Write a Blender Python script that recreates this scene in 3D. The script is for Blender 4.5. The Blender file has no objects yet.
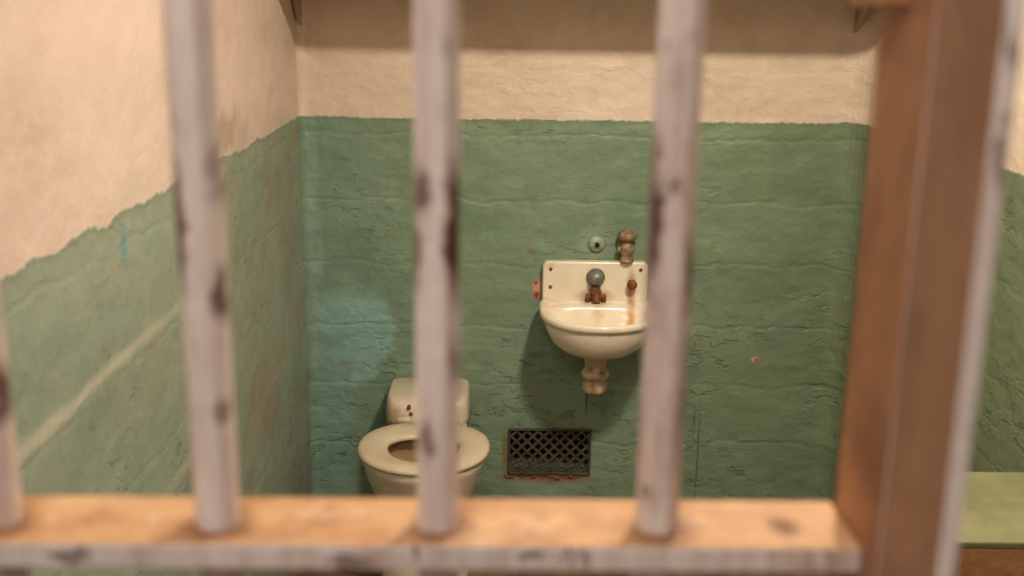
import bpy, bmesh, math, random
from mathutils import Vector, Matrix
random.seed(3)
scene = bpy.context.scene
scene.view_settings.view_transform = 'Standard'

def S(r, g, b):
    def f(c):
        c /= 255.0
        return c/12.92 if c <= 0.04045 else ((c+0.055)/1.055)**2.4
    return (f(r), f(g), f(b), 1.0)

# ------------------------------------------------------------------ material toolkit
class Mat:
    def __init__(s, name, rough=0.6, metallic=0.0, spec=0.5):
        s.m = bpy.data.materials.new(name); s.m.use_nodes = True
        s.nt = s.m.node_tree
        s.b = s.nt.nodes['Principled BSDF']
        s.b.inputs['Roughness'].default_value = rough
        s.b.inputs['Metallic'].default_value = metallic
        s.b.inputs['Specular IOR Level'].default_value = spec
        tc = s.nt.nodes.new('ShaderNodeTexCoord')
        s.pos = tc.outputs['Object']
        s.h = None
    def setin(s, inp, v):
        if isinstance(v, bpy.types.NodeSocket): s.nt.links.new(v, inp)
        else: inp.default_value = v
    def math(s, op, a, b=0.0, c=0.0, clamp=False):
        n = s.nt.nodes.new('ShaderNodeMath'); n.operation = op; n.use_clamp = clamp
        s.setin(n.inputs[0], a); s.setin(n.inputs[1], b); s.setin(n.inputs[2], c)
        return n.outputs[0]
    def vmath(s, op, a, b=(0, 0, 0)):
        n = s.nt.nodes.new('ShaderNodeVectorMath'); n.operation = op
        s.setin(n.inputs[0], a); s.setin(n.inputs[1], b)
        return n.outputs['Value'] if op == 'LENGTH' else n.outputs[0]
    def noise(s, scale, detail=4, rough=0.55, stretch=(1, 1, 1), off=(0, 0, 0), dist=0.0, color=False):
        v = s.vmath('ADD', s.vmath('MULTIPLY', s.pos, stretch), off)
        n = s.nt.nodes.new('ShaderNodeTexNoise')
        s.nt.links.new(v, n.inputs['Vector'])
        n.inputs['Scale'].default_value = scale; n.inputs['Detail'].default_value = detail
        n.inputs['Roughness'].default_value = rough; n.inputs['Distortion'].default_value = dist
        return n.outputs[1] if color else n.outputs[0]
    def remap(s, v, a, b, c=0.0, d=1.0):
        n = s.nt.nodes.new('ShaderNodeMapRange'); n.clamp = True
        s.setin(n.inputs[0], v)
        for i, x in enumerate((a, b, c, d)): n.inputs[i+1].default_value = x
        return n.outputs[0]
    def mix(s, f, a, b):
        n = s.nt.nodes.new('ShaderNodeMix'); n.data_type = 'RGBA'
        s.setin(n.inputs[0], f); s.setin(n.inputs[6], a); s.setin(n.inputs[7], b)
        return n.outputs[2]
    def sep(s):
        n = s.nt.nodes.new('ShaderNodeSeparateXYZ'); s.nt.links.new(s.pos, n.inputs[0]); return n.outputs
    def blob(s, c, r, wob=0.02, wscale=25, soft=0.35, off=(0, 0, 0)):
        nz = s.wcache(wscale, off)
        d = s.vmath('MULTIPLY', nz, (wob*2,)*3)
        p = s.vmath('SUBTRACT', s.vmath('ADD', s.pos, d), c)
        l = s.vmath('LENGTH', s.vmath('DIVIDE', p, r))
        return s.remap(l, 1.0+soft*0.5, 1.0-soft, 0, 1)
    def wcache(s, scale, off):
        if not hasattr(s, '_wc'): s._wc = {}
        k = (scale, off)
        if k not in s._wc:
            s._wc[k] = s.vmath('SUBTRACT', s.noise(scale, 3, 0.6, off=off, color=True), (0.5, 0.5, 0.5))
        return s._wc[k]
    def bump(s, h, dist=0.01, strength=1.0):
        n = s.nt.nodes.new('ShaderNodeBump')
        n.inputs['Distance'].default_value = dist; n.inputs['Strength'].default_value = strength
        s.setin(n.inputs['Height'], h)
        if s.h is not None: s.nt.links.new(s.h, n.inputs['Normal'])
        s.h = n.outputs[0]
    def done(s, col, rough=None):
        s.setin(s.b.inputs['Base Color'], col)
        if rough is not None: s.setin(s.b.inputs['Roughness'], rough)
        if s.h is not None: s.nt.links.new(s.h, s.b.inputs['Normal'])
        return s.m

def wall_mat(name, kind):
    m = Mat(name, 0.5, spec=0.4)
    x, y, z = m.sep()
    n1 = m.noise(7, 3); n2 = m.noise(45, 3, 0.6)
    zz = m.math('ADD', z, m.math('MULTIPLY', m.math('SUBTRACT', n1, 0.5), 0.05 if kind == 'left' else 0.018))
    zz = m.math('ADD', zz, m.math('MULTIPLY', m.math('SUBTRACT', n2, 0.5), 0.018))
    green = m.remap(zz, 1.2685, 1.2625)
    big = m.remap(m.noise(2.2, 4, 0.6), 0.35, 0.65)
    mid = m.remap(m.noise(6, 5, 0.65, off=(3, 1, 7)), 0.35, 0.70)
    fine = m.remap(m.noise(60, 4, 0.7, off=(1, 5, 2)), 0.3, 0.7)
    rag = m.noise(9, 7, 0.7, off=(2, 7, 3))
    if kind == 'back':
        g = m.mix(big, S(118, 142, 118), S(126, 150, 122))
        g = m.mix(m.math('MULTIPLY', mid, 0.5), g, S(142, 160, 132))
        g = m.mix(m.remap(x, 0.3, 1.05, 0, 0.75), g, S(112, 126, 92))
        g = m.mix(m.remap(x, -0.2, -0.58, 0, 0.5), g, S(118, 150, 138))
        tp = m.remap(m.noise(3.5, 6, 0.66, off=(12, 4, 4)), 0.53, 0.60, 0, 0.35)
        g = m.mix(tp, g, S(98, 126, 108))
        wp = m.remap(m.noise(5, 7, 0.72, off=(15, 4, 9)), 0.58, 0.68, 0, 0.3)
        g = m.mix(wp, g, S(158, 172, 148))
        cy = m.blob((-0.43, 3.2, 0.60), (0.12, 1, 0.16), 0.09, 6, 0.15)
        g = m.mix(m.math('MULTIPLY', cy, 0.85), g, S(142, 182, 172))
        cy2 = m.blob((-0.5, 3.2, 0.40), (0.06, 1, 0.30), 0.08, 6, 0.6, off=(2, 2, 2))
        g = m.mix(m.math('MULTIPLY', cy2, 0.6), g, S(122, 164, 162))
        cy3 = m.blob((-0.545, 3.2, 0.85), (0.018, 1, 0.5), 0.02, 9, 0.6)
        g = m.mix(m.math('MULTIPLY', cy3, 0.6), g, S(146, 176, 162))
        br = m.remap(rag, 0.54, 0.70, 0, 0.45)
        g = m.mix(br, g, S(116, 112, 84))
    elif kind == 'left':
        g = m.mix(big, S(148, 160, 142), S(128, 146, 130))
        g = m.mix(m.math('MULTIPLY', mid, 0.6), g, S(162, 168, 146))
        tp = m.remap(m.noise(2.5, 6, 0.66, stretch=(1, 0.5, 1), off=(12, 4, 4)), 0.53, 0.60, 0, 0.35)
        g = m.mix(tp, g, S(112, 140, 130))
        st = m.remap(m.noise(5.0, 7, 0.68, stretch=(1, 0.42, 1.0), off=(2, 2, 8)), 0.46, 0.60)
        yb = m.remap(y, 1.5, 2.2, 0.12, 0.65)
        g = m.mix(m.math('MULTIPLY', st, yb), g, S(148, 132, 104))
        sc = m.blob((-0.58, 1.35, 1.045), (1, 0.62, 0.013), 0.010, 10, 0.6)
        g = m.mix(m.math('MULTIPLY', sc, 0.75), g, S(194, 190, 168))
        sc2 = m.blob((-0.58, 1.92, 0.74), (1, 0.22, 0.012), 0.008, 10, 0.8)
        g = m.mix(m.math('MULTIPLY', sc2, 0.6), g, S(180, 180, 152))
        cb = m.blob((-0.58, 1.655, 1.215), (1, 0.016, 0.036), 0.012, 30, 0.8)
        g = m.mix(m.math('MULTIPLY', cb, 0.8), g, S(94, 148, 156))
    else:
        g = m.mix(big, S(114, 130, 100), S(106, 122, 92))
        g = m.mix(m.math('MULTIPLY', mid, 0.4), g, S(134, 142, 104))
    g = m.mix(m.math('MULTIPLY', fine, 0.15), g, S(84, 104, 88))
    if kind == 'left':
        c = m.mix(big, S(214, 194, 178), S(202, 180, 162))
        c = m.mix(m.math('MULTIPLY', mid, 0.5), c, S(220, 202, 188))
        ds = m.remap(m.noise(3.6, 7, 0.70, stretch=(1, 0.6, 1), off=(5, 5, 1)), 0.50, 0.66, 0, 0.35)
        c = m.mix(ds, c, S(176, 150, 126))
        pk = m.blob((-0.58, 2.30, 1.32), (1, 0.14, 0.04), 0.07, 9, 0.3)
        c = m.mix(m.math('MULTIPLY', pk, 0.6), c, S(160, 142, 114))
    else:
        c = m.mix(big, S(222, 204, 182), S(210, 190, 166))
        c = m.mix(m.math('MULTIPLY', mid, 0.4), c, S(230, 214, 194))
        ds = m.remap(m.noise(4.5, 7, 0.75, off=(5, 5, 1)), 0.50, 0.66, 0, 0.35)
        c = m.mix(ds, c, S(180, 154, 126))
    col = m.mix(green, c, g)
    ed = m.math('MULTIPLY', m.remap(zz, 1.250, 1.2625), green)
    col = m.mix(m.math('MULTIPLY', ed, 0.35), col, S(96, 110, 84))
    # plaster relief masks
    area = m.remap(m.noise(2.0, 3, 0.6, off=(7, 3, 7)), 0.47, 0.58)
    l1 = m.remap(m.noise(6.5, 6, 0.58, stretch=(1, 1, 1.7), off=(4, 4, 4)), 0.535, 0.555)
    pitn = m.noise(22, 4, 0.55, stretch=(0.7, 0.7, 1.3), off=(4, 9, 4))
    pit = m.math('MULTIPLY', m.remap(pitn, 0.60, 0.66), area)
    # darker colour inside the pits of the green area
    col = m.mix(m.math('MULTIPLY', m.math('MULTIPLY', pit, green), 0.35), col, S(84, 92, 66))
    if kind == 'back':
        for (cc, rr, k, cl) in [
            ((0.283, 3.2, 0.41), (0.0035, 1, 0.07), 0.75, S(50, 54, 42)),
            ((0.640, 3.2, 0.22), (0.003, 1, 0.17), 0.6, S(70, 64, 46)),
            ((0.623, 3.2, 0.33), (0.006, 1, 0.035), 0.6, S(120, 70, 50)),
            ((0.801, 3.2, 0.538), (0.014, 1, 0.010), 1.0, S(200, 156, 136)),
            ((0.806, 3.2, 0.535), (0.007, 1, 0.006), 1.0, S(180, 50, 30)),
            ((0.122, 3.2, 0.760), (0.014, 1, 0.030), 0.9, S(210, 160, 130)),
            ((0.120, 3.2, 0.735), (0.008, 1, 0.012), 1.0, S(170, 50, 30)),
            ((0.118, 3.2, 0.775), (0.006, 1, 0.009), 1.0, S(170, 60, 30)),
            ((0.17, 3.2, 0.135), (0.15, 1, 0.018), 0.8, S(140, 92, 60)),
            ((0.03, 3.2, 0.22), (0.012, 1, 0.08), 0.7, S(120, 92, 60)),
            ((0.29, 3.2, 0.89), (0.045, 1, 0.035), 0.35, S(160, 170, 140)),
            ((0.10, 3.2, 0.87), (0.015, 1, 0.010), 0.6, S(120, 100, 60)),
            ((0.55, 3.2, 0.74), (0.02, 1, 0.012), 0.4, S(150, 170, 140))]:
            wob = min(0.012, min(rr[0], rr[2])*0.9)
            col = m.mix(m.math('MULTIPLY', m.blob(cc, rr, wob, 45, 0.5), k), col, cl)
    k = 1.0 if kind == 'back' else 0.5
    kk = m.math('ADD', m.math('MULTIPLY', green, 0.7), 0.3)
    course = m.math('ABSOLUTE', m.math('SUBTRACT', m.math('FRACT', m.math('ADD', m.math('MULTIPLY', z, 5.2), m.math('MULTIPLY', n1, 0.35))), 0.5))
    course = m.remap(course, 0.0, 0.05)
    h = m.math('MULTIPLY', m.noise(3.0, 3, 0.5, stretch=(1, 1, 1.5)), 0.030*k)
    h = m.math('ADD', h, m.math('MULTIPLY', m.noise(16, 3, 0.5, stretch=(1, 1, 1.3)), 0.0062*k))
    h2 = m.math('MULTIPLY', m.math('MULTIPLY', l1, area), 0.0026*k)
    h2 = m.math('SUBTRACT', h2, m.math('MULTIPLY', pit, 0.0024*k))
    h2 = m.math('ADD', h2, m.math('MULTIPLY', course, 0.0014*k))
    h = m.math('ADD', h, m.math('MULTIPLY', h2, kk))
    h = m.math('ADD', h, m.math('MULTIPLY', m.noise(70, 2, 0.5), 0.0010))
    h = m.math('ADD', h, m.math('MULTIPLY', green, 0.0010))
    m.bump(h, 1.0, 1.0)
    return m.done(col, m.remap(m.noise(12, 3), 0.3, 0.7, 0.34, 0.55))

mat_back = wall_mat('paint_back', 'back')
mat_left = wall_mat('paint_left', 'left')
mat_right = wall_mat('paint_right', 'right')

def simple(name, c1, c2, scale=8, rough=0.6, b=0.002, metallic=0.0, stretch=(1, 1, 1), lo=0.35, hi=0.65):
    m = Mat(name, rough, metallic)
    f = m.remap(m.noise(scale, 5, 0.6, stretch=stretch), lo, hi)
    m.bump(m.noise(scale*5, 4), b, 0.6)
    return m.done(m.mix(f, c1, c2))

mat_ceiling = simple('ceiling_plaster', S(206, 188, 168), S(194, 176, 154), 5, 0.8)
mat_floor = simple('worn_concrete_floor', S(128, 96, 72), S(90, 66, 50), 7, 0.6, 0.004)

def bar_paint(name, chips, base1=S(206, 190, 182), base2=S(232, 218, 208), dens=0.66):
    m = Mat(name, 0.38)
    f = m.remap(m.noise(18, 4, 0.6, stretch=(1, 1, 0.4)), 0.35, 0.65)
    col = m.mix(f, base1, base2)
    sk = m.remap(m.noise(22, 4, 0.6, stretch=(5, 5, 0.25), off=(2, 2, 5)), 0.44, 0.70, 0, 0.5)
    col = m.mix(sk, col, S(160, 128, 112))
    gr = m.remap(m.noise(11, 6, 0.74, stretch=(1.6, 1.6, 0.6), off=(3, 9, 1)), 0.52, 0.62, 0, 0.6)
    col = m.mix(gr, col, S(172, 136, 116))
    ch = m.remap(m.noise(20, 7, 0.74, stretch=(2.0, 2.0, 0.6), off=(6, 2, 2)), dens-0.04, dens-0.01)
    col = m.mix(m.math('MULTIPLY', ch, 0.85), col, S(98, 62, 48))
    tot = ch
    for c, r, k in chips:
        b = m.math('MULTIPLY', m.blob(c, r, 0.009, 55, 0.45), k)
        col = m.mix(b, col, S(86, 50, 40))
        tot = m.math('MAXIMUM', tot, b)
    m.bump(m.math('SUBTRACT', m.math('MULTIPLY', m.noise(60, 4), 0.0014), m.math('MULTIPLY', tot, 0.0006)), 1.0, 0.9)
    return m.done(col)

chips = [((-0.0215, 0.566, 1.463), (0.007, 0.03, 0.038), 1.0), ((-0.0445, 0.57, 1.46), (0.004, 0.02, 0.032), 0.9),
         ((-0.040, 0.563, 1.488), (0.006, 0.02, 0.016), 0.8), ((-0.038, 0.563, 1.348), (0.004, 0.02, 0.012), 0.7),
         ((-0.022, 0.563, 1.39), (0.005, 0.02, 0.016), 0.6),
         ((-0.169, 0.57, 1.465), (0.005, 0.03, 0.038), 0.95), ((-0.147, 0.565, 1.428), (0.005, 0.02, 0.018), 0.85),
         ((-0.150, 0.563, 1.362), (0.004, 0.02, 0.009), 0.6),
         ((-0.147, 0.563, 1.49), (0.004, 0.02, 0.02), 0.6),
         ((0.0825, 0.568, 1.475), (0.005, 0.02, 0.045), 0.95), ((0.105, 0.568, 1.44), (0.005, 0.02, 0.022), 0.9),
         ((0.105, 0.568, 1.38), (0.004, 0.02, 0.03), 0.7),
         ((-0.272, 0.566, 1.37), (0.005, 0.02, 0.02), 0.9)]
mat_bar = bar_paint('chipped_bar_paint', chips)
mat_edge = bar_paint('chipped_edge_paint', [((-0.235, 0.548, 1.283), (0.012, 0.02, 0.004), 0.7), ((-0.08, 0.548, 1.279), (0.014, 0.02, 0.004), 0.7),
                     ((0.02, 0.548, 1.284), (0.010, 0.02, 0.003), 0.7)], S(206, 192, 184), S(220, 206, 198))

m = Mat('orange_bar_top', 0.62, spec=0.2)  # orange for crossbar upper faces; their other faces stay pale
f = m.remap(m.noise(12, 6, 0.66, stretch=(0.6, 1.5, 1)), 0.38, 0.62)
col = m.mix(f, S(206, 166, 124), S(190, 146, 104))
col = m.mix(m.remap(m.noise(20, 6, 0.72, off=(2, 2, 2)), 0.50, 0.64, 0, 0.65), col, S(160, 114, 80))
col = m.mix(m.remap(m.noise(16, 6, 0.72, off=(9, 2, 2)), 0.56, 0.64, 0, 0.6), col, S(218, 196, 170))
for i, bx in enumerate((-0.284, -0.158, -0.032, 0.094)):
    col = m.mix(m.math('MULTIPLY', m.blob((bx+0.002, 0.570, 1.291), (0.020, 0.020, 0.02), 0.010, 50, 0.5), 0.85), col, S(112, 72, 52))
col = m.mix(m.math('MULTIPLY', m.blob((0.168, 0.575, 1.291), (0.010, 0.012, 0.02), 0.004, 50, 0.6), 0.9), col, S(108, 70, 46))
m.bump(m.noise(60, 4), 0.002, 0.6)
mat_orange = m.done(col)

def jamb(name, a, b):  # brown for the door frame; plate front and back faces stay pale
    m = Mat(name, 0.55, spec=0.3)
    f = m.remap(m.noise(10, 5, 0.6, stretch=(1, 1, 0.4)), 0.35, 0.65)
    col = m.mix(f, a, b)
    col = m.mix(m.remap(m.noise(14, 6, 0.74, stretch=(1, 1, 0.6), off=(5, 2, 2)), 0.48, 0.62, 0, 0.6), col, S(112, 76, 54))
    m.bump(m.noise(40, 4), 0.0015, 0.6)
    return m.done(col)
mat_jamb = jamb('brown_jamb', S(178, 130, 92), S(156, 110, 78))
mat_stile = jamb('brown_stile', S(164, 126, 98), S(146, 108, 82))

def porcelain(name, base, base2, stains, rough=0.18):
    m = Mat(name, rough)
    f = m.remap(m.noise(8, 5, 0.65), 0.35, 0.65)
    col = m.mix(f, base, base2)
    gm = m.remap(m.noise(22, 6, 0.72, off=(4, 4, 4)), 0.58, 0.74, 0, 0.3)
    col = m.mix(gm, col, S(170, 134, 88))
    for c, r, cl, k in stains:
        col = m.mix(m.math('MULTIPLY', m.blob(c, r, min(r)*0.6, 40, 0.7), k), col, cl)
    m.bump(m.noise(10, 2), 0.002, 0.3)
    return m.done(col)
RUST = S(160, 84, 30); OCH = S(206, 150, 60); DK = S(70, 44, 30)
mat_sink = porcelain('aged_sink_enamel', S(240, 230, 208), S(228, 216, 190), [
    ((0.295, 3.15, 0.742), (0.050, 0.05, 0.022), RUST, 0.85),
    ((0.300, 3.08, 0.71), (0.020, 0.05, 0.03), OCH, 0.5),
    ((0.402, 3.15, 0.765), (0.013, 0.06, 0.055), RUST, 0.85),
    ((0.395, 3.08, 0.69), (0.012, 0.06, 0.055), OCH, 0.9),
    ((0.160, 3.13, 0.835), (0.02, 0.06, 0.010), OCH, 0.5),
    ((0.17, 3.1, 0.735), (0.04, 0.05, 0.010), OCH, 0.35),
    ((0.23, 2.95, 0.62), (0.04, 0.05, 0.02), S(190, 150, 90), 0.4)])
mat_drain = porcelain('stained_drain_enamel', S(206, 188, 156), S(186, 164, 128), [
    ((0.285, 3.01, 0.505), (0.012, 0.02, 0.03), RUST, 0.8), ((0.31, 3.01, 0.55), (0.012, 0.02, 0.015), DK, 0.7),
    ((0.275, 3.02, 0.56), (0.01, 0.02, 0.01), DK, 0.7), ((0.32, 3.02, 0.49), (0.01, 0.02, 0.02), RUST, 0.7)], 0.4)
mat_toilet = porcelain('aged_toilet_porcelain', S(216, 204, 180), S(200, 186, 160), [
    ((-0.30, 3.0, 0.42), (0.03, 0.05, 0.03), S(150, 110, 60), 0.6), ((-0.315, 2.98, 0.47), (0.008, 0.05, 0.06), S(130, 104, 70), 0.6)], 0.3)
mat_bowlin = porcelain('stained_bowl_interior', S(178, 150, 108), S(158, 126, 84), [
    ((-0.245, 2.80, 0.375), (0.06, 0.05, 0.05), S(130, 78, 36), 0.9)], 0.3)
mat_seat = porcelain('yellowed_toilet_seat', S(216, 202, 174), S(200, 182, 152), [
    ((-0.2, 2.93, 0.425), (0.08, 0.03, 0.02), S(160, 128, 84), 0.5), ((-0.255, 2.80, 0.425), (0.03, 0.03, 0.02), S(160, 120, 70), 0.4)], 0.35)
mat_chrome = simple('dull_chrome', S(140, 142, 132), S(92, 96, 86), 30, 0.45, 0.001, 0.4)
mat_rust = simple('rusted_brass', S(150, 90, 46), S(88, 52, 30), 60, 0.6, 0.003, 0.2)
mat_bronze = simple('weathered_bronze', S(182, 158, 118), S(116, 98, 70), 60, 0.5, 0.003, 0.3)
mat_hole = simple('dark_hole', S(22, 22, 18), S(14, 15, 12), 20, 0.9)
mat_grille = simple('dark_iron_grille', S(84, 78, 62), S(56, 48, 38), 40, 0.6, 0.002)
mat_rubble = simple('brown_rubble', S(142, 100, 68), S(108, 80, 56), 30, 0.9, 0.006)
mat_table = simple('olive_table_paint', S(132, 130, 92), S(112, 112, 78), 12, 0.55)
mat_tedge = simple('table_edge_rust', S(190, 140, 90), S(160, 112, 70), 20, 0.6)
mat_shelf = simple('shelf_paint', S(186, 164, 138), S(164, 142, 116), 12, 0.6)
mat_lampm = simple('lamp_metal', S(190, 186, 176), S(170, 166, 156), 20, 0.4)
mb = Mat('bulb_glow'); mb.b.inputs['Emission Color'].default_value = (1, 0.87, 0.72, 1); mb.b.inputs['Emission Strength'].default_value = 6
mat_bulb = mb.done(S(255, 240, 210))

# ------------------------------------------------------------------ mesh toolkit
def obj(name, bm, mats, parent=None, smooth=False, bevel=0, seg=2, subsurf=0):
    bmesh.ops.recalc_face_normals(bm, faces=bm.faces)
    me = bpy.data.meshes.new(name); bm.to_mesh(me); bm.free()
    if not isinstance(mats, (list, tuple)): mats = [mats]
    for mm in mats: me.materials.append(mm)
    o = bpy.data.objects.new(name, me); scene.collection.objects.link(o)
    if smooth:
        for p in me.polygons: p.use_smooth = True
    if bevel:
        md = o.modifiers.new('bevel', 'BEVEL'); md.width = bevel; md.segments = seg; md.limit_method = 'ANGLE'
        for p in me.polygons: p.use_smooth = True
        o.modifiers.new('wn', 'WEIGHTED_NORMAL')
    if parent: o.parent = parent
    return o
def empty(name):
    e = bpy.data.objects.new(name, None); scene.collection.objects.link(e); e.empty_display_size = 0.1; return e
def addbox(bm, x0, x1, y0, y1, z0, z1, mi=0):
    v = [bm.verts.new((x, y, z)) for x in (x0, x1) for y in (y0, y1) for z in (z0, z1)]
    fs = []
    for idx in ((0, 1, 3, 2), (4, 6, 7, 5), (0, 4, 5, 1), (2, 3, 7, 6), (0, 2, 6, 4), (1, 5, 7, 3)):
        f = bm.faces.new([v[i] for i in idx]); f.material_index = mi; fs.append(f)
    return fs
def box(name, b, mat, parent=None, bevel=0, seg=2):
    bm = bmesh.new(); addbox(bm, *b)
    return obj(name, bm, mat, parent, bevel=bevel, seg=seg)
def outline(cx, yc, w, df, db, z, pf=2.0, pb=4.0, n=56):
    pts = []
    for i in range(n):
        t = 2*math.pi*i/n; c, s_ = math.cos(t), math.sin(t)
        p = pf if s_ < 0 else pb
        xx = w*math.copysign(abs(c)**(2/p), c)
        d = df if s_ < 0 else db
        pts.append((cx+xx, yc+d*math.copysign(abs(s_)**(2/p), s_), z))
    return pts
def loft(name, rings, mats, parent=None, mis=None, cap0=True, cap1=True, smooth=True):
    bm = bmesh.new(); R = [[bm.verts.new(p) for p in r] for r in rings]
    n = len(R[0])
    for k in range(len(R)-1):
        for i in range(n):
            f = bm.faces.new((R[k][i], R[k][(i+1) % n], R[k+1][(i+1) % n], R[k+1][i]))
            if mis: f.material_index = mis[k]
    if cap0: bm.faces.new(R[0])
    if cap1:
        f = bm.faces.new(R[-1])
        if mis: f.material_index = mis[-1]
    return obj(name, bm, mats, parent, smooth=smooth)
def lathe(name, cx, cy, prof, mat, parent=None, n=28, axis='z', cz=0):
    rings = []
    for r, h in prof:
        ring = []
        for i in range(n):
            t = 2*math.pi*i/n
            if axis == 'z': ring.append((cx+r*math.cos(t), cy+r*math.sin(t), h))
            elif axis == 'y': ring.append((cx+r*math.cos(t), h, cz+r*math.sin(t)))
            else: ring.append((h, cy+r*math.cos(t), cz+r*math.sin(t)))
        rings.append(ring)
    return loft(name, rings, mat, parent)

# ------------------------------------------------------------------ room shell
XL, XR, YB, H = -0.58, 1.065, 3.2, 2.45
YF = 0.50
bm = bmesh.new()
xs = [XL-0.2, 0.045, 0.295, XR+0.2]; zs = [0, 0.155, 0.298, H]
for i in range(3):
    for j in range(3):
        if i == 1 and j == 1:
            addbox(bm, xs[i], xs[i+1], YB+0.12, YB+0.2, zs[j], zs[j+1], 1)
        else:
            addbox(bm, xs[i], xs[i+1], YB, YB+0.2, zs[j], zs[j+1])
obj('wall_back', bm, [mat_back, mat_hole])
box('wall_left', (XL-0.2, XL, YF, YB, 0, H), mat_left)
box('wall_right', (XR, XR+0.2, YF, YB, 0, H), mat_right)
box('floor', (-2.2, 2.6, -2.2, YB+0.2, -0.1, 0), mat_floor)
box('ceiling', (XL-0.2, XR+0.2, YF, YB+0.2, H, H+0.1), mat_ceiling)
def cove(name, x, sgn, mat, r=0.035):
    bm = bmesh.new()
    prof = [(x, YB)] + [(x+sgn*(r-r*math.sin(a)), YB-(r-r*math.cos(a))) for a in [i*math.pi/2/6 for i in range(7)]]
    A = [bm.verts.new((p[0], p[1], 0)) for p in prof]; B = [bm.verts.new((p[0], p[1], H)) for p in prof]
    n = len(A)
    for i in range(n): bm.faces.new((A[i], A[(i+1) % n], B[(i+1) % n], B[i]))
    bm.faces.new(A); bm.faces.new(B)
    return obj(name, bm, mat)
cove('trim_1', XL, 1, mat_back, 0.03); cove('trim_2', XR, -1, mat_back, 0.07)

# ------------------------------------------------------------------ cell front bars
cb = empty('cell_bars')
def bar(name, x, y, r=0.0122, z0=0.0, z1=H, n=8):
    bm = bmesh.new()
    A = []; B = []
    for i in range(n):
        t = 2*math.pi*(i+0.5)/n
        A.append(bm.verts.new((x+r*1.05*math.cos(t), y+r*1.05*math.sin(t), z0)))
        B.append(bm.verts.new((x+r*1.05*math.cos(t), y+r*1.05*math.sin(t), z1)))
    for i in range(n): bm.faces.new((A[i], A[(i+1) % n], B[(i+1) % n], B[i]))
    bm.faces.new(A); bm.faces.new(B)
    return obj(name, bm, mat_bar, cb, bevel=0.0012, seg=2)
for i, x in enumerate((-0.536, -0.410, -0.284, -0.159, -0.0325, 0.0935)):
    bar('bar_%d' % (i+1), x, 0.575)
def crossbar(name, x0, x1, z):
    bm = bmesh.new()
    addbox(bm, x0, x1, 0.5485, 0.610, z-0.0155, z)
    o = obj(name, bm, [mat_edge, mat_orange], cb, bevel=0.0015)
    for p in o.data.polygons:
        if p.normal.z > 0.9: p.material_index = 1
for i, z in enumerate((0.10, 0.69, 1.291, 1.90, 2.36)):
    crossbar('crossbar_%d' % (i+1), XL+0.002, 0.205, z)

df = empty('door_frame')
def plate(name, x0, x1, y0, y1, z0=0, z1=H, mat=None):
    bm = bmesh.new(); addbox(bm, x0, x1, y0, y1, z0, z1)
    o = obj(name, bm, [mat or mat_jamb, mat_edge], df, bevel=0.0015)
    for p in o.data.polygons:
        if abs(p.normal.y) > 0.9: p.material_index = 1
plate('fixed_jamb', 0.2055, 0.216, 0.5275, 0.603)
plate('door_stile', 0.2035, 0.2125, 0.450, 0.5215, mat=mat_stile)
plate('far_jamb', 0.95, 0.96, 0.45, 0.60)
box('latch_bracket', (0.187, 0.2065, 0.56, 0.60, 1.583, 1.64), mat_jamb, df, bevel=0.002)
box('frame_header', (0.205, 0.96, 0.46, 0.60, 2.30, H), mat_jamb, df, bevel=0.002)

# ------------------------------------------------------------------ sink
sk = empty('wall_sink')
SX = 0.295
def rr_plate(name, cx, hw, y0, y1, z0, z1, r, mat, parent, bevel=0.004):
    pts = [(cx-hw, z0), (cx+hw, z0)]
    for k in range(7):
        a = k*math.pi/12; pts.append((cx+hw-r+r*math.cos(a), z1-r+r*math.sin(a)))
    for k in range(7):
        a = math.pi/2+k*math.pi/12; pts.append((cx-hw+r+r*math.cos(a), z1-r+r*math.sin(a)))
    bm = bmesh.new()
    A = [bm.verts.new((p[0], y0, p[1])) for p in pts]; B = [bm.verts.new((p[0], y1, p[1])) for p in pts]
    n = len(A)
    for i in range(n): bm.faces.new((A[i], A[(i+1) % n], B[(i+1) % n], B[i]))
    bm.faces.new(A); bm.faces.new(B)
    return obj(name, bm, mat, parent, bevel=bevel, seg=3)
rr_plate('backsplash', SX, 0.159, 3.168, 3.2, 0.69, 0.848, 0.018, mat_sink, sk, 0.006)
yc = 3.04
R = []
for (w, f_, b_, z, pb) in [(0.028, 0.03, 0.03, 0.606, 2), (0.068, 0.068, 0.06, 0.609, 2.5), (0.106, 0.112, 0.09, 0.621, 3), (0.135, 0.139, 0.12, 0.646, 4),
                       (0.151, 0.155, 0.134, 0.678, 5), (0.158, 0.161, 0.134, 0.70, 6), (0.159, 0.163, 0.134, 0.710, 8), (0.166, 0.169, 0.134, 0.713, 8),
                       (0.170, 0.172, 0.134, 0.720, 8), (0.170, 0.172, 0.134, 0.729, 8), (0.166, 0.168, 0.133, 0.734, 8), (0.160, 0.162, 0.13, 0.734, 8),
                       (0.155, 0.156, 0.070, 0.730, 5), (0.150, 0.151, 0.062, 0.720, 4), (0.139, 0.141, 0.055, 0.69, 3), (0.114, 0.116, 0.045, 0.652, 2.5),
                       (0.07, 0.07, 0.035, 0.632, 2.2), (0.02, 0.02, 0.015, 0.626, 2)]:
    R.append(outline(SX, yc, w, f_, b_, z, 2.15, pb, 72))
loft('basin', R, mat_sink, sk)
lathe('drain_strainer', SX, 3.035, [(0.019, 0.626), (0.019, 0.6285), (0.012, 0.629)], mat_chrome, sk)
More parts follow.
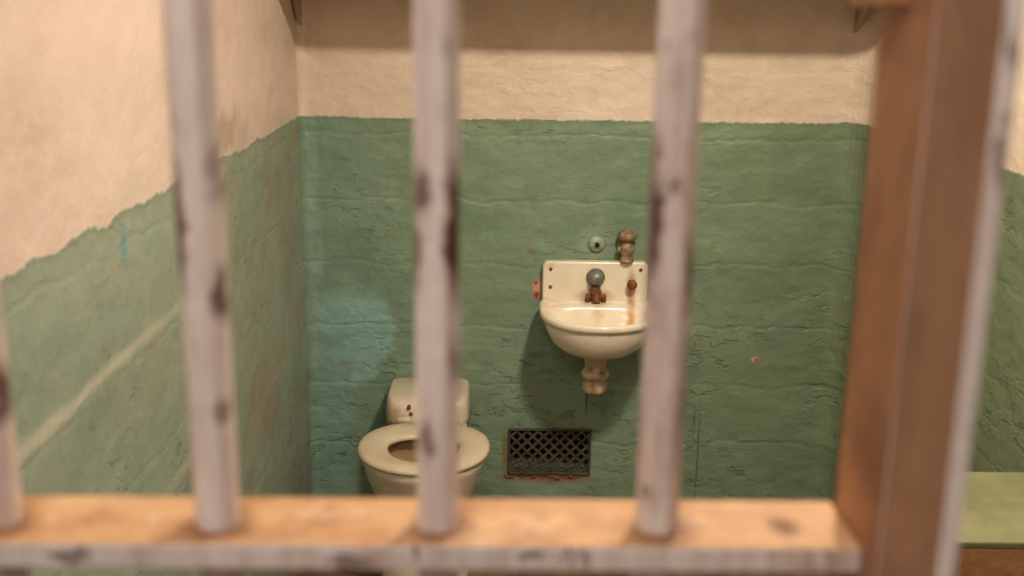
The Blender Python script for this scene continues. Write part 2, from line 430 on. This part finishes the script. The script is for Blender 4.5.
lathe('drain_tail', SX-0.003, 3.045, [(0.044, 0.612), (0.044, 0.602), (0.036, 0.594), (0.032, 0.575), (0.030, 0.552), (0.039, 0.549), (0.042, 0.540), (0.039, 0.530),
      (0.030, 0.527), (0.029, 0.514), (0.036, 0.511), (0.036, 0.490), (0.031, 0.483), (0.020, 0.482), (0.018, 0.50)], mat_drain, sk)
for i, a in enumerate((0.6, 2.2, 3.9, 5.2)):
    lathe('flange_bolt_%d' % i, SX+0.037*math.cos(a), 3.045+0.037*math.sin(a), [(0.006, 0.552), (0.006, 0.524)], mat_drain, sk, 10)
lathe('tap_button', SX, 0, [(0.028, 3.170), (0.028, 3.163), (0.023, 3.158), (0.021, 3.140), (0.016, 3.133), (0.004, 3.131)], mat_chrome, sk, 28, 'y', 0.801)
lathe('tap_body', SX, 0, [(0.015, 3.170), (0.015, 3.125), (0.010, 3.12)], mat_rust, sk, 20, 'y', 0.765)
lathe('tap_spout', SX, 3.13, [(0.011, 0.768), (0.010, 0.742), (0.013, 0.738), (0.013, 0.732)], mat_rust, sk, 16)
lathe('tap_crosspiece', 0, 3.14, [(0.008, SX-0.03), (0.010, SX-0.024), (0.008, SX-0.018), (0.008, SX+0.018), (0.010, SX+0.024), (0.008, SX+0.03)], mat_rust, sk, 14, 'x', 0.748)
for i, dx in enumerate((-0.024, 0.024)):
    lathe('tap_leg_%d' % i, SX+dx, 3.14, [(0.007, 0.752), (0.008, 0.733)], mat_rust, sk, 12)
for i, (dx, zz) in enumerate(((-0.135, 0.825), (0.135, 0.825), (-0.135, 0.77))):
    lathe('fixing_hole_%d' % i, SX+dx, 0, [(0.0055, 3.169), (0.0055, 3.166), (0.003, 3.165)], mat_rust, sk, 12, 'y', zz)
lathe('side_tap', SX+0.108, 0, [(0.010, 3.17), (0.010, 3.15), (0.015, 3.148), (0.015, 3.140), (0.006, 3.137)], mat_rust, sk, 16, 'y', 0.785)

wf = empty('pipe_flange')
lathe('flange_disc', 0.298, 0, [(0.026, 3.2), (0.026, 3.195), (0.020, 3.188), (0.010, 3.186)], simple('pale_flange_metal', S(166, 176, 162), S(120, 130, 116), 40, 0.45), wf, 24, 'y', 0.897)
lathe('flange_stub', 0.298, 0, [(0.007, 3.19), (0.007, 3.178), (0.005, 3.176)], mat_hole, wf, 16, 'y', 0.897)
vv = empty('pipe_valve')
vx, vy = 0.386, 3.168
lathe('valve_body', vx, vy, [(0.012, 0.846), (0.020, 0.849), (0.022, 0.856), (0.017, 0.862), (0.016, 0.872), (0.021, 0.878), (0.023, 0.888), (0.021, 0.898), (0.013, 0.906),
      (0.011, 0.914), (0.024, 0.918), (0.029, 0.924), (0.029, 0.936), (0.023, 0.942), (0.008, 0.944), (0.007, 0.950), (0.003, 0.952)], mat_bronze, vv, 10)
lathe('valve_wall_pipe', vx, 0, [(0.022, 3.2), (0.022, 3.195), (0.012, 3.192), (0.012, 3.165)], mat_bronze, vv, 20, 'y', 0.888)
lathe('valve_side_port', 0, vy, [(0.009, vx-0.03), (0.011, vx-0.026), (0.009, vx-0.02), (0.009, vx)], mat_bronze, vv, 12, 'x', 0.888)

# ------------------------------------------------------------------ toilet
tt = empty('toilet')
TX = -0.196
R = []
for (w, f_, b_, z) in [(0.125, 0.12, 0.20, 0.0), (0.122, 0.115, 0.20, 0.03), (0.105, 0.09, 0.2, 0.10), (0.105, 0.09, 0.2, 0.18), (0.13, 0.125, 0.19, 0.27),
                       (0.155, 0.16, 0.18, 0.335), (0.166, 0.174, 0.17, 0.375), (0.170, 0.178, 0.17, 0.385), (0.170, 0.178, 0.17, 0.400), (0.166, 0.173, 0.165, 0.405),
                       (0.12, 0.125, 0.10, 0.405), (0.116, 0.12, 0.09, 0.395), (0.125, 0.13, 0.10, 0.37), (0.11, 0.12, 0.09, 0.31), (0.07, 0.08, 0.06, 0.25), (0.04, 0.04, 0.04, 0.235)]:
    R.append(outline(TX, 2.785, w, f_, b_, z, 2.1, 2.4, 56))
loft('bowl', R, [mat_toilet, mat_bowlin], tt, mis=[0]*11+[1]*5)
R = []
for (w, f_, b_, z) in [(0.174, 0.178, 0.162, 0.404), (0.179, 0.183, 0.167, 0.406), (0.181, 0.185, 0.169, 0.411), (0.179, 0.183, 0.167, 0.417), (0.172, 0.176, 0.160, 0.421),
                           (0.148, 0.153, 0.125, 0.423), (0.122, 0.132, 0.092, 0.421), (0.103, 0.118, 0.074, 0.417), (0.098, 0.112, 0.068, 0.411), (0.100, 0.114, 0.070, 0.404)]:
    R.append(outline(TX, 2.785, w, f_, b_, z, 2.1, 2.25, 64))
loft('seat', R, mat_seat, tt, cap0=False, cap1=False)
R = [outline(TX, 2.785, 0.06, 0.07, 0.05, 0.262, 2, 2, 32), outline(TX, 2.785, 0.01, 0.01, 0.01, 0.2625, 2, 2, 32)]
loft('water', R, simple('murky_water', S(120, 84, 44), S(100, 70, 36), 5, 0.08), tt)
R = []
for z, hw, yf in [(0.08, 0.085, 2.95), (0.25, 0.095, 2.95), (0.36, 0.105, 2.94), (0.395, 0.112, 2.94)]:
    R.append(outline(TX, 3.07, hw, 3.07-yf, 0.13, z, 5, 8, 40))
loft('rear_neck', R, mat_toilet, tt)
R = []
for z, k, yf in [(0.390, 1.0, 2.985), (0.41, 1.0, 2.985), (0.43, 0.99, 2.99), (0.448, 0.985, 2.997), (0.460, 0.97, 3.005), (0.468, 0.94, 3.015), (0.471, 0.88, 3.03)]:
    R.append(outline(TX-0.006, 3.10, 0.124*k, 3.10-yf, 0.099*min(1, k+0.02), z, 6, 8, 56))
loft('flush_block', R, mat_toilet, tt)
for i, (dx, zz) in enumerate(((-0.058, 0.447), (-0.052, 0.428), (0.055, 0.435))):
    lathe('block_bolt_%d' % i, TX+dx, 0, [(0.006, 3.01), (0.006, 2.987), (0.003, 2.985)], mat_rust, tt, 12, 'y', zz)
for i, dx in enumerate((-0.07, 0.07)):
    lathe('seat_hinge_%d' % i, 0, 2.965, [(0.008, TX+dx-0.018), (0.010, TX+dx-0.016), (0.010, TX+dx+0.016), (0.008, TX+dx+0.018)], mat_seat, tt, 14, 'x', 0.418)

# ------------------------------------------------------------------ vent grille
vg = empty('vent_grille')
x0, x1, z0, z1 = 0.040, 0.300, 0.150, 0.303
bm = bmesh.new()
fw = 0.006
for b in ((x0, x1, 3.19, 3.1995, z1-fw, z1), (x0, x1, 3.19, 3.1995, z0, z0+fw), (x0, x0+fw, 3.19, 3.1995, z0, z1), (x1-fw, x1, 3.19, 3.1995, z0, z1)):
    addbox(bm, *b)
obj('grille_frame', bm, mat_grille, vg, bevel=0.0015)
bm = bmesh.new()
sp = 0.034
def strip(p, q, y, hw=0.0038, th=0.002):
    d = Vector((q[0]-p[0], 0, q[1]-p[1]))
    if d.length < 0.008: return
    nrm = Vector((-d.z, 0, d.x)).normalized()*hw
    P = Vector((p[0], y, p[1])); Q = Vector((q[0], y, q[1])); t = Vector((0, th, 0))
    v = [bm.verts.new(c) for c in (P+nrm, Q+nrm, Q-nrm, P-nrm, P+nrm+t, Q+nrm+t, Q-nrm+t, P-nrm+t)]
    for ix in ((0, 1, 2, 3), (7, 6, 5, 4), (0, 4, 5, 1), (1, 5, 6, 2), (2, 6, 7, 3), (3, 7, 4, 0)): bm.faces.new([v[i] for i in ix])
W, Hh = x1-x0, z1-z0
c = -Hh
while c < W:
    ax_, bx_ = max(0, c), min(W, c+Hh)
    strip((x0+ax_, z0+ax_-c), (x0+bx_, z0+bx_-c), 3.193)
    strip((x0+ax_, z1-(ax_-c)), (x0+bx_, z1-(bx_-c)), 3.195)
    c += sp
obj('grille_lattice', bm, mat_grille, vg)
bm = bmesh.new()
for i in range(45):
    px = random.uniform(0.03, 0.27); s_ = random.uniform(0.002, 0.007)
    mtx = Matrix.Translation((px, 3.198-s_*0.2, 0.147+random.uniform(-0.012, 0.003))) @ Matrix.Rotation(random.random()*3, 4, 'Y') @ Matrix.Diagonal((s_*1.5, s_*0.7, s_, 1))
    bmesh.ops.create_icosphere(bm, subdivisions=1, radius=1, matrix=mtx)
obj('crumbled_plaster', bm, mat_rubble, vg)
bm = bmesh.new()
for i in range(160):
    s_ = random.uniform(0.003, 0.014)
    mtx = Matrix.Translation((random.gauss(0.22, 0.16), 3.18-abs(random.gauss(0, 0.05))-s_, s_*0.4)) @ Matrix.Rotation(random.random()*3, 4, 'Z') @ Matrix.Diagonal((s_*1.3, s_, s_*0.7, 1))
    bmesh.ops.create_icosphere(bm, subdivisions=1, radius=1, matrix=mtx)
obj('plaster_rubble', bm, mat_rubble)

# ------------------------------------------------------------------ folding table on right wall
ft = empty('folding_table')
box('table_top', (0.78, XR, 1.66, 1.95, 0.706, 0.72), mat_table, ft, bevel=0.003)
box('table_apron', (0.79, XR, 1.66, 1.675, 0.645, 0.706), mat_tedge, ft, bevel=0.002)
bm = bmesh.new()
for yy in (1.70, 1.88):
    vs = [bm.verts.new(p) for p in ((XR, yy, 0.706), (0.83, yy, 0.706), (XR, yy, 0.48), (XR, yy+0.012, 0.706), (0.83, yy+0.012, 0.706), (XR, yy+0.012, 0.48))]
    for ix in ((0, 1, 2), (5, 4, 3), (0, 3, 4, 1), (1, 4, 5, 2), (2, 5, 3, 0)): bm.faces.new([vs[i] for i in ix])
    addbox(bm, XR-0.02, XR, yy-0.01, yy+0.022, 0, 0.5)
obj('table_brackets', bm, mat_tedge, ft)

# ------------------------------------------------------------------ shelf
sh = empty('wall_shelf')
box('shelf_board', (XL+0.03, XR-0.03, 2.85, YB, 1.650, 1.670), mat_shelf, sh, bevel=0.002)
bm = bmesh.new()
for xx in (XL+0.005, XR-0.05):
    vs = [bm.verts.new(p) for p in ((xx, 3.2, 1.65), (xx, 3.06, 1.65), (xx, 3.2, 1.52), (xx+0.012, 3.2, 1.65), (xx+0.012, 3.06, 1.65), (xx+0.012, 3.2, 1.52))]
    for ix in ((0, 1, 2), (5, 4, 3), (0, 3, 4, 1), (1, 4, 5, 2), (2, 5, 3, 0)): bm.faces.new([vs[i] for i in ix])
obj('shelf_brackets', bm, mat_shelf, sh)

# ------------------------------------------------------------------ lamp + lights
cl = empty('ceiling_lamp')
lx, ly = 0.52, 1.6
lathe('lamp_canopy', lx, ly, [(0.09, H), (0.09, H-0.01), (0.07, H-0.03), (0.03, H-0.035)], mat_lampm, cl)
lathe('lamp_globe', lx, ly, [(0.03, H-0.034), (0.055, H-0.045), (0.062, H-0.06), (0.05, H-0.08), (0.02, H-0.09)], mat_bulb, cl)
def area(name, loc, target, size, power, col, parent=None):
    l = bpy.data.lights.new(name, 'AREA'); l.shape = 'DISK'; l.size = size; l.energy = power; l.color = col
    o = bpy.data.objects.new(name, l); scene.collection.objects.link(o); o.location = loc
    o.rotation_euler = (Vector(target)-Vector(loc)).to_track_quat('-Z', 'Y').to_euler()
    return o
area('cell_light', (lx, ly, H-0.10), (lx-0.02, ly+0.40, 0), 0.16, 38, (1.0, 0.87, 0.72))
area('corridor_light', (-0.4, -0.6, 3.0), (0.0, 0.7, 1.4), 0.9, 30, (1.0, 0.89, 0.80))

w = bpy.data.worlds.new('World'); scene.world = w; w.use_nodes = True
w.node_tree.nodes['Background'].inputs[0].default_value = (1.0, 0.87, 0.77, 1)
w.node_tree.nodes['Background'].inputs[1].default_value = 0.30

# ------------------------------------------------------------------ camera (slight roll, pitched down 14 deg)
cam = bpy.data.cameras.new('camera'); co = bpy.data.objects.new('camera', cam); scene.collection.objects.link(co)
Yc = Vector((-12, 280, -1088)).normalized()
Uc = Vector((58, 4212, 1088)); Uc = (Uc - Uc.dot(Yc)*Yc).normalized()
Xc = Yc.cross(Uc)
co.matrix_world = Matrix.Translation((0, 0, 1.58)) @ Matrix((Xc, Yc, Uc)).to_4x4()
cam.sensor_width = 36; cam.lens = 36*1088/1024
cam.clip_start = 0.05
cam.dof.use_dof = True; cam.dof.focus_distance = 3.15; cam.dof.aperture_fstop = 4.6
scene.camera = co
